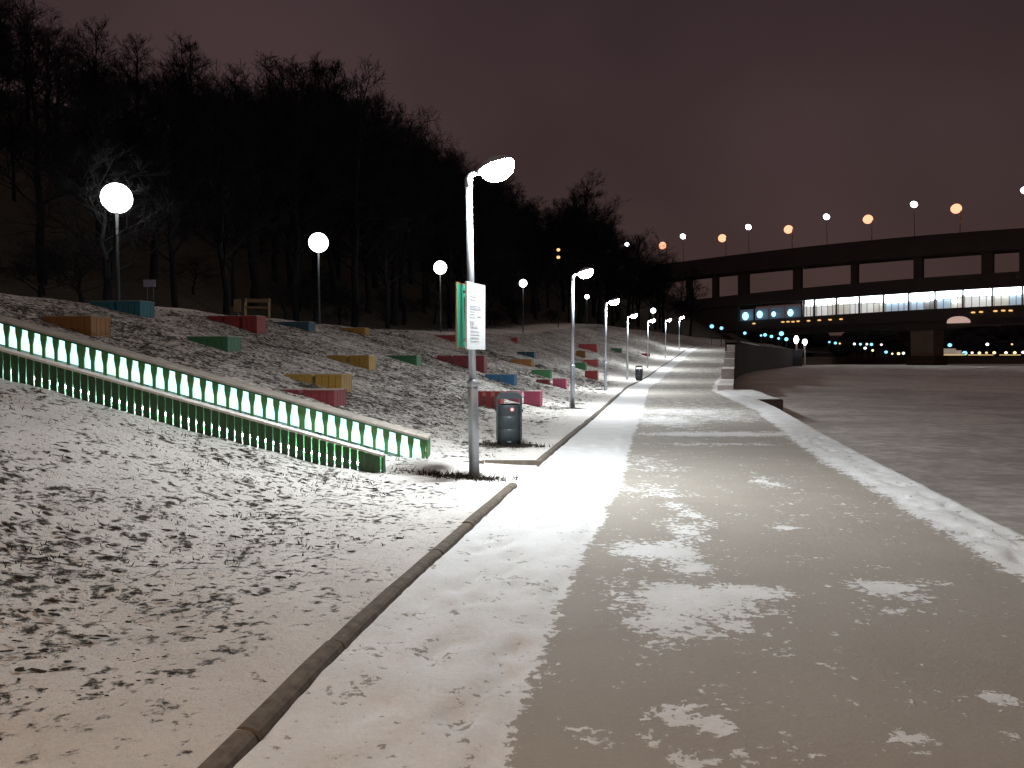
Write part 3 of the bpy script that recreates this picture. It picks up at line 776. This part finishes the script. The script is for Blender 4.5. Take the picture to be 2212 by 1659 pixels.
# ------------------------------------------------------------------ stepped river wall beside the ramp
rw = empty('river_wall', (10.2, 37.5, -.7), 'dark granite river wall stepping up beside the ramp and curving away', 'wall')
O = Vector((10.2, 37.5, -.7))
steps = [(37.4, 47, .26), (47, 56, .86), (56, 64.5, 1.42), (64.5, 73, 2.0), (73, 82, 2.6)]
def wx(y): return float(np.interp(y, [37, 80, 100, 125, 150, 180, 186], [10.12, 22.0, 28.3, 37.5, 48.3, 61.6, 64.4]))
for (y0, y1, zt) in steps:
    m = MB(); a0, a1 = wx(y0), wx(y1); wd = .74
    A, B = Vector((a0 - wd, y0, -1.5)) - O, Vector((a1 - wd, y1, -1.5)) - O
    v = [A, Vector((a0, y0, -1.5)) - O, Vector((a1, y1, -1.5)) - O, B]; up = Vector((0, 0, zt + 1.5))
    n0 = len(m.v); m.v += [tuple(p) for p in v] + [tuple(p + up) for p in v]
    for qd in ((0,3,2,1), (4,5,6,7), (0,1,5,4), (1,2,6,5), (2,3,7,6), (3,0,4,7)): m.f.append(tuple(n0 + i for i in qd)); m.m.append(1 if qd == (1,2,6,5) else 0)
    bo = m.build('step_block', [M_BLOCK, M_WALL], rw)  # dark river face: shade away from the lamps put into the colour
    m = MB(); tp = [p + up + Vector((0, 0, .003)) for p in v]; c = sum(tp, Vector()) / 4; tp = [p + (c - p).normalized() * .04 for p in tp]
    n0 = len(m.v); m.v += [tuple(p) for p in tp] + [tuple(p + Vector((0, 0, .035))) for p in tp]
    for qd in ((4,5,6,7), (0,1,5,4), (1,2,6,5), (2,3,7,6), (3,0,4,7)): m.f.append(tuple(n0 + i for i in qd)); m.m.append(0)
    m.build('snow', M_SNOWCAP, bo)
m = MB(); cap = MB(); yw = list(np.arange(82, 187, 4.0)) + [186]
for i in range(len(yw) - 1):
    y0, y1 = yw[i], yw[i+1]; a0, a1 = wx(y0), wx(y1)
    p = [Vector((a0, y0, -1.5)) - O, Vector((a1, y1, -1.5)) - O]; up = Vector((0, 0, 4.5)); bk_ = Vector((-1.0, .25, 0))
    m.quad(p[0], p[1], p[1] + up, p[0] + up); m.quad(p[0] + up, p[1] + up, p[1] + up + bk_, p[0] + up + bk_); m.quad(p[1] + bk_, p[0] + bk_, p[0] + bk_ + up, p[1] + bk_ + up)
    cap.obox(p[0] + up + Vector((.08, -.02, .004)), p[1] - p[0], Vector((-1.15, .28, 0)), (0, 0, .28))
m.build('wall_face', M_WALL, rw); cap.build('coping', M_WALL, rw)
# hut and flood-lit posts where the wall ends
hx = at(1708, 770, 187)
hb = empty('wall_end_hut', (hx.x, 189, -.7), 'small dark hut on the ice at the end of the river wall', 'hut')
m = MB(); m.box((0, 0, 1.9), (5.4, 4, 3.8)); m.build('walls', M_BIN, hb); m = MB(); m.box((0, 0, 3.9), (5.8, 4.4, .2)); m.build('roof', M_BRIDGE, hb)
M_VLIT = glow('white_tube_light', (1, .97, 1.0), 12, False); M_PALE = plain('pale_post', (.5, .42, .36), .7)
for (px, yt, yb, yf, lab) in ((1720, 726, 742, 757, 'taller upright white tube light above the dark hut'), (1738.5, 733, 745, 788, 'slim white tube light on a pale post right of the dark hut')):
    p, p2, p3 = at(px, yt, 185), at(px, yb, 185), at(px, yf, 185)
    t = empty('tube_light', p3, lab, 'lamp', 'tube lights at the end of the river wall')
    m = MB(); m.tube([(0, 0, 0), p2 - p3], .22, 8); m.build('post', M_PALE, t)
    m = MB(); m.tube([p2 - p3, (p2 - p3).lerp(p - p3, .5), p - p3], [.25, .6, .3], 10); m.build('light', M_VLIT, t, True)

# ------------------------------------------------------------------ two-level bridge with the glazed station
YR_, YL_ = 195.0, 253.0
BR, BLf = at(2212, HOR, YR_), at(1600, HOR, YL_)
BU = Vector((BLf.x - BR.x, BLf.y - BR.y, 0)).normalized(); BN = Vector((-BU.y, BU.x, 0))
if BN.y < 0: BN = -BN
def bp(px, py):
    d = ray(px, py); o = Vector((0, 0, EYE)); tt = (BR - o).dot(BN) / d.dot(BN); return o + d * tt
def fit(pts, deg=2):
    c = np.polyfit([p[0] for p in pts], [p[1] for p in pts], deg); return lambda x: float(np.polyval(c, x))
deck_t = fit([(1536,562),(1706,540.5),(1878,524.5),(2212,497)]); deck_b = fit([(1545,591),(1613,588),(1727,574.4),(1838,563.6),(1968,554),(2116,543.5),(2200,537)])
open_b = fit([(1613,634.6),(1712,625),(1834,611.5),(1972,602),(2118,593),(2200,585)]); gl_t = fit([(1735,649),(1907,637),(2212,618.5)]); gl_b = fit([(1595,694),(1730,684.5),(2212,658)])
und_b = lambda x: gl_b(x) + 20 + (x - 1600) * .012
bri = empty('two_level_bridge', (BR.x, BR.y, -.7), 'long dark two-level bridge with a lit glass station under its road deck', 'bridge')
OB = Vector((BR.x, BR.y, -.7))
def slab(name, ft, fb, x0, x1, depth, mat, parent=bri, off=0.0, n=None, mb=None):
    m = mb or MB(); n = n or max(1, int(abs(x1 - x0) / 40))
    xs = [x0 + (x1 - x0) * i / n for i in range(n + 1)]
    for i in range(n):
        a, b = xs[i], xs[i+1]; q = [bp(a, fb(a)), bp(b, fb(b)), bp(b, ft(b)), bp(a, ft(a))]; q = [v - OB + BN * off for v in q]; r = [v + BN * depth for v in q]
        m.quad(*q); m.quad(r[1], r[0], r[3], r[2]); m.quad(q[3], q[2], r[2], r[3]); m.quad(q[1], q[0], r[0], r[1])
        if i == 0: m.quad(q[0], q[3], r[3], r[0])
        if i == n - 1: m.quad(q[2], q[1], r[1], r[2])
    return m.build(name, mat, parent) if mb is None else m
XB0, XB1 = 1380, 2420
slab('road_deck', deck_t, deck_b, XB0, XB1, 9, M_BRIDGE)
rail = slab('parapet', lambda x: deck_t(x) - 5, lambda x: deck_t(x) - .2, XB0, XB1, .4, M_BRIDGE, off=.2)
for (a, b) in ((1400,1412),(1480,1490),(1536,1547),(1591.7,1613),(1710.6,1727.5),(1835.6,1849.5),(1971.4,1990),(2118,2142.7),(2200,2226),(2330,2350)):
    slab('column', lambda x: deck_b(x) - .3, lambda x: open_b(x) + .3, a, b, 1.4, M_BRIDGE, off=.5, n=1)
slab('lower_beam', open_b, gl_t, XB0, XB1, 11, M_BRIDGE)
slab('station_floor', gl_b, und_b, XB0, XB1, 11, M_BRIDGE)
M_BACKW = [glow('lit_hall_beige', (.60, .55, .49), .62, False), glow('lit_hall_grey', (.42, .50, .60), .55, False), glow('lit_hall_cream', (.72, .70, .67), .68, False), glow('lit_hall_dim', (.30, .27, .27), .35, False)]
M_STRIP = glow('station_ceiling_light', (.80, .95, 1.0), 14.0, False); M_DIM = glow('dim_station_glass', (.10, .13, .17), .35, False)
mull = [1730.6, 1757.7, 1805, 1854.6, 1907, 1961.4, 2018, 2078.4, 2142, 2207, 2275, 2345, 2420]
stx = {1730.6:[2,2],1757.7:[2,0],1805:[0,2],1854.6:[2,0],1907:[1,1],1961.4:[1,3],2018:[1,0],2078.4:[2,2],2142:[0,1],2207:[1,1],2275:[0,2],2345:[0,2]}
sb = lambda x: gl_t(x) + 9.5 + (7 if 1900 < x < 2062 else 0) + (6 if x > 2140 else 0)
random.seed(3)
for i in range(len(mull) - 1):
    a, b = mull[i], mull[i+1]; mid = (a + b) / 2
    for k, (u0, u1) in enumerate(((a, mid), (mid, b))):
        slab('window', lambda x: gl_t(x) + 8, gl_b, u0 + 1.4, u1 - .5, .15, M_BACKW[stx[a][k]], off=1.6, n=1)
        pm = MB(); uu = u0 + (u1 - u0) * .5
        slab('', lambda x: gl_t(x) + 11, gl_b, uu - .5, uu + .5, .1, None, off=1.4, n=1, mb=pm); slab('', lambda x: gl_t(x) + 15, lambda x: gl_t(x) + 16, u0, u1, .1, None, off=1.38, n=1, mb=pm)
        pm.build('glazing_bar', M_BRIDGE, bri)
    sa = max(a, 1735)
    slab('ceiling_light', lambda x: gl_t(x) + .4, sb, sa + 1.6, b - .8, .5, M_STRIP, off=.9, n=1)
    slab('mullion', lambda x: gl_t(x) + .2, lambda x: gl_b(x) - .1, a - 1.5, a + 1.5, .5, M_BRIDGE, off=.25, n=1)
for (cx, cy, w) in ((2043, 641, 10), (2060, 650, 6), (2096, 632, 6), (2106, 631, 5), (1998, 648, 5)):
    slab('hanging_light', lambda x: cy - 2.2, lambda x: cy + 2.2, cx - w, cx + w, .3, M_STRIP, off=.9, n=1)
for (u0, u1) in ((1596, 1624), (1628, 1656), (1660, 1690), (1694, 1727)):
    slab('window', lambda x: gl_t(x) + 10, gl_b, u0, u1, .15, M_DIM, off=.8, n=1)
slab('end_wall', gl_t, gl_b, 1440, 1594, 10, M_BRIDGE, off=.4)
M_BLUEW = glow('blue_white_lamp', (.36, .80, 1.0), 2.2, False)
for (px, py, r) in ((1611.7, 683, 1.0), (1642.6, 679.4, .9), (1672.7, 678.7, .65), (1709, 675.6, .85)):
    m = MB(); m.ell(bp(px, py) - OB - BN * .4, (r, r, r * 1.25), None, 12, 8); m.build('wall_lamp', M_BLUEW, bri, True)
M_ORW = glow('small_orange_lamp', (1.0, .55, .18), 1.1, False)
for (px, py) in ((1629.5,699),(1692,695.6),(1703,695),(1714,695),(1725,694),(1747.5,693),(1770.7,691.8),(1794,690.7),(1817.7,689.5),(2103,675),(2120,674),(2151,672),(2168,671),(2184,671)):
    m = MB(); m.ell(bp(px, py) - OB - BN * .15, (.62, .3, .22), None, 10, 6); m.build('underside_lamp', M_ORW, bri, True)
# pier, girder, and a soffit patch that emits in place of floodlight
pf, pt = bp(1958, 789), bp(1958, 702)
def pier(x0, x1, yt, yb, off, dep): return slab('pier', lambda x: yt, lambda x: yb, x0, x1, dep, M_PIER, off=off, n=1)
pier(1962, 2011, 700, 792, 1.5, 7); 
slab('pier_base', lambda x: 769, lambda x: 794, 1956, 2016, 9, M_WALL, off=.6, n=1)
slab('arch_girder', lambda x: und_b(x) - .5, lambda x: und_b(x) + 13 + 10 * max(0, 1 - abs(x - 1986) / 90), 1640, XB1, 8, M_BRIDGE, off=1.2, n=26)
M_PINK = glow('floodlight_glow', (.62, .42, .36), .75, False)  # emission imitates floodlight falling on the soffit
m = MB(); c = bp(2070, 692) - OB - BN * .1
for i in range(14):
    a = math.pi * i / 13; m.v.append(tuple(c + BU * (2.7 * math.cos(a)) + Vector((0, 0, -.7 + 1.75 * max(0, math.sin(a)) ** .7))))
    m.v.append(tuple(c + BN * .6 + BU * (2.7 * math.cos(a)) + Vector((0, 0, -.7 + 1.75 * max(0, math.sin(a)) ** .7))))
m.f.append(tuple(range(0, 28, 2))); m.m.append(0)
for i in range(13): m.f.append((2*i, 2*i+1, 2*i+3, 2*i+2)); m.m.append(0)
m.build('soffit_glow', M_PINK, bri)
# street lamps on the road deck
M_ORG = glow('sodium_lamp', (1.0, .42, .24), 1.7, False); M_WHB = glow('cool_white_lamp', (.93, .93, 1.0), 10.0, False); M_ORP = plain('lamp_post_paint', (.42, .20, .10), .6)
oi = ['first', 'second', 'third', 'fourth', 'fifth', 'sixth']
for i, (px, py) in enumerate(((2063,450),(1872,473),(1700,495),(1557,514),(1428,530),(1310,545))):
    p = bp(px, py); q_ = bp(px + 8, deck_t(px + 8)); q_ += BN * .8; p += BN * .8
    t = empty('bridge_lamp', q_, 'orange sodium street lamp on the bridge, %s from the right' % oi[i], 'street lamp', 'orange lamps along the bridge')
    m = MB(); d_ = p - q_; arm = Vector((0, 0, d_.z + .2)); m.tube([(0, 0, -1.5), arm, arm.lerp(d_, .6)], [.16, .12, .1], 6); m.build('post', M_ORP, t)
    m = MB(); r = 1.3 if i < 5 else .9; m.ell(d_, (r, r, r * .95), None, 14, 9); m.build('lamp', M_ORG, t, True)
for i, (px, py) in enumerate(((2192,402),(1949,434),(1758,462),(1588,485),(1446,506),(1325,524))):
    p = bp(px, py); q_ = bp(px + 2, deck_t(px + 2)); q_ += BN * 7.5; p += BN * 7.5
    t = empty('bridge_lamp', q_, 'white street lamp on the far side of the bridge, %s from the right' % oi[i], 'street lamp', 'white lamps along the bridge')
    m = MB(); d_ = p - q_; m.tube([(0, 0, -1.5), d_], [.1, .06], 5); m.build('post', M_BRIDGE, t)
    m = MB(); m.ell(d_, (.95, .85, .8), Matrix.Rotation(R(30), 3, 'Y'), 12, 8); m.build('lamp', M_WHB, t, True)

# ------------------------------------------------------------------ far bank, its wood and lights
fb_ = [(70, 206), (95, 232), (130, 246), (200, 252), (330, 256), (700, 262)]
m = MB(); top = MB()
for i in range(len(fb_) - 1):
    a, b = Vector((*fb_[i], -1.2)), Vector((*fb_[i+1], -1.2)); m.quad(a, b, b + Vector((0, 0, 2.6)), a + Vector((0, 0, 2.6)))
    top.quad((a.x, a.y, 1.4), (b.x, b.y, 1.4), (b.x * 1.0, b.y + 1200, 1.4), (a.x, a.y + 1200, 1.4))
tag(m.build('far_embankment', M_WALL), kind='structure')
M_FARG = plain('far_ground', (.05, .04, .034), .9, scale=.1); tag(top.build('far_ground', M_FARG), kind='structure')
fw = MB(); random.seed(31)
hl = []
for i in range(40):
    x = -60 + 760 * i / 39; hl.append([(x, 300, 0), (x, 330, 6 + 2 * nz3(x, 1, .02)), (x, 390, 13 + 4 * nz3(x, 2, .015)), (x, 520, 15)])
grid('far_hill', hl, plain('far_hill_earth', (.02, .017, .016), .95, scale=.05))
for i in range(420):
    x = random.uniform(20, 560); y = 285 + random.random() ** 1.4 * 120; h = random.uniform(7, 17) + 5 * nz3(x, 0, .03)
    z0 = 0; k = random.randint(5, 7); rot = Matrix.Rotation(random.uniform(0, 3), 3, 'Z')
    for _ in range(3): fw.ell((x + random.uniform(-2, 2), y + random.uniform(-2, 2), h * random.uniform(.45, .8)), (random.uniform(2, 4), random.uniform(2, 4), h * random.uniform(.22, .35)), rot, k, 5)
    fw.tube([(x, y, -1), (x, y, h * .7)], [.3, .1], 4)
n0 = np.array(fw.v); jit = np.random.RandomState(2).uniform(-.7, .7, n0.shape); fw.v = [tuple(r) for r in (n0 + jit)]
M_FARW = plain('far_wood', (.018, .016, .016), .95, scale=.3)
tag(fw.build('far_wood', M_FARW), 'far dark wood across the river under the bridge', 'wood', kind='stuff')
LC = {'w': ((1.0, .97, .95), 3.2, 'white'), 'b': ((.24, .70, 1.0), 1.9, 'bright blue-white'), 'y': ((1.0, .85, .35), 2.2, 'yellow'), 'o': ((1.0, .55, .20), 1.5, 'orange'), 'p': ((1.0, .70, .72), 2.2, 'pinkish')}
LM = {k: glow('far_lamp_' + v[2].replace(' ', '_').replace('-', '_'), v[0], v[1], False) for k, v in LC.items()}
def far_lamp(px, py, Y, c, r, zg, where, group):
    r *= .78; p = at(px, py, Y); m = MB(); m.tube([(0, 0, zg - p.z - .3), (0, 0, 0)], .06, 4, 0); m.ell((0, 0, 0), (r, r, r * .9), None, 10, 7, 1)
    o = m.build('distant_lamp', [M_BRIDGE, LM[c]]); o.location = p
    tag(o, 'tiny %s lamp %s' % (LC[c][2], where), 'distant lamp', group)
for (px, py, c, r) in ((1791.5,739,'b',.45),(1804.6,741,'b',.6),(1814,742,'o',.4),(1845.5,743,'w',.5),(1858.6,743.5,'b',.55),(1872.5,743.5,'p',.5),(1868.7,752,'w',.55),(1882.5,744,'b',.65),
                       (1903.8,744.6,'p',.5),(1885,757,'y',.5),(1914,760.5,'b',.65),(1927.5,764,'y',.4),(1941,764,'y',.6),(1951.5,763,'w',.55)):
    far_lamp(px, py, 268, c, r, 1.4, 'on the far bank left of the bridge pier', 'tiny lamps left of the pier')
for (px, py, c, r) in ((2025,745.5,'y',.55),(2051.8,745.5,'b',.8),(2070.7,762.6,'o',.45),(2084,763,'b',.95),(2100,762,'p',.5),(2115.7,762.6,'y',.6),(2131,762,'o',.5),(2147.7,762,'y',.6),(2173,762,'p',.6),(2192,762,'y',.6),
                       (2210,761,'p',.6),(2132.8,743.7,'w',.6),(2186,743.7,'o',.4)):
    far_lamp(px, py, 262, c, r, 1.4, 'on the far bank right of the bridge pier', 'tiny lamps right of the pier')
for (px, py, r) in ((1609,719.6,.5),(1644,724.7,.35),(1652.6,723.4,.55),(1666.5,726.8,.5),(1688,720.6,.75),(1682,731,.4),(1698.6,732.7,.6)):
    far_lamp(px, py, 196, 'b', r, 3.0, 'on the embankment under the near end of the bridge', 'lamps under the near end of the bridge')
for (px, py, r) in ((1537.6,705,.50),(1558.5,708.8,.42)): far_lamp(px, py, 150, 'b', r, 3.0, 'where the walkway runs into the trees', 'lamps at the end of the walkway')
p = at(1206, 556, 90); zg = T(p.x, p.y); t = empty('signal_mast', (p.x, p.y, zg), 'thin mast with two small orange lights one above the other before the wood', 'mast')
m = MB(); m.tube([(0, 0, -.3), (0, 0, at(1206, 540, 90).z - zg + .2)], [.06, .04], 6); m.build('pole', M_BARK, t)
for py in (540, 556): m = MB(); m.ell((0, -.12, at(1206, py, 90).z - zg), (.2, .1, .17), None, 10, 6); m.build('light', LM['o'], t, True)
# quay light line and moored boat on the far side
M_YL = glow('yellow_light_line', (1.0, .72, .30), .8, False)
for (a, b) in ((2012, 2086), (2092, 2146), (2160, 2205)):
    p, q_ = at(a, 767.5, 256), at(b, 767.5, 256); o = empty('quay_light_strip', p, {2012: 'thin yellow light line on the far quay below the pale boat', 2092: 'thin yellow light line on the far quay, middle of three', 2160: 'thin yellow light line on the far quay at the right edge'}[a], 'light strip', 'yellow light lines on the far quay')
    m = MB(); m.obox((0, 0, 0), q_ - p, (0, .3, 0), (0, 0, .22)); m.build('tube', M_YL, o)
    m = MB(); m.obox((0, .02, -1.2), q_ - p, (0, .2, 0), (0, 0, 1.15)); m.build('kerb_wall', M_WALL, o)
pc = at(2046, 764, 258); bt = empty('moored_boat', (pc.x, pc.y, pc.z - .6), 'pale two-deck boat moored on the far quay right of the pier', 'boat')
M_BOAT = glow('boat_side_glow', (.55, .44, .36), .35, False)  # hull and decks emit faintly in place of light falling on them
m = MB()
for (xa, xb, za, zb, y0) in ((-4.6, 5.2, 0, .7, 1.2),): 
    m.v += [(-4.2, -y0, 0), (4.4, -y0, 0), (4.4, y0, 0), (-4.2, y0, 0), (-5.2, -y0, .8), (5.6, -y0, .8), (5.6, y0, .8), (-5.2, y0, .8)]
    for qd in ((0,3,2,1), (4,5,6,7), (0,1,5,4), (1,2,6,5), (2,3,7,6), (3,0,4,7)): m.f.append(qd); m.m.append(0)
m.build('hull', M_BOAT, bt)
m = MB(); m.box((.5, 0, 1.25), (7, 2, .8)); m.build('lower_deck', M_BOAT, bt); m = MB(); m.box((.2, 0, 1.95), (4.2, 1.7, .55)); m.build('upper_deck', M_BOAT, bt); m = MB(); m.tube([(-2, 0, 1.6), (-2, 0, 3.6)], .08, 5); m.build('mast', M_BIN, bt)
# litter frozen in at the quay foot
pl = at(1712, 893, 26); pl.z = -.66
M_LIT = plain('orange_plastic', (.75, .25, .12), .5)
m = MB(); m.ell((0, 0, .05), (.5, .12, .07), Matrix.Rotation(.2, 3, 'Z'), 10, 6); m.ell((.25, -.2, .05), (.2, .12, .06), None, 8, 5, 1); o = m.build('litter', [M_LIT, M_STW]); o.location = pl
tag(o, 'orange and white scrap of litter frozen in the ice beside the landing', 'litter')
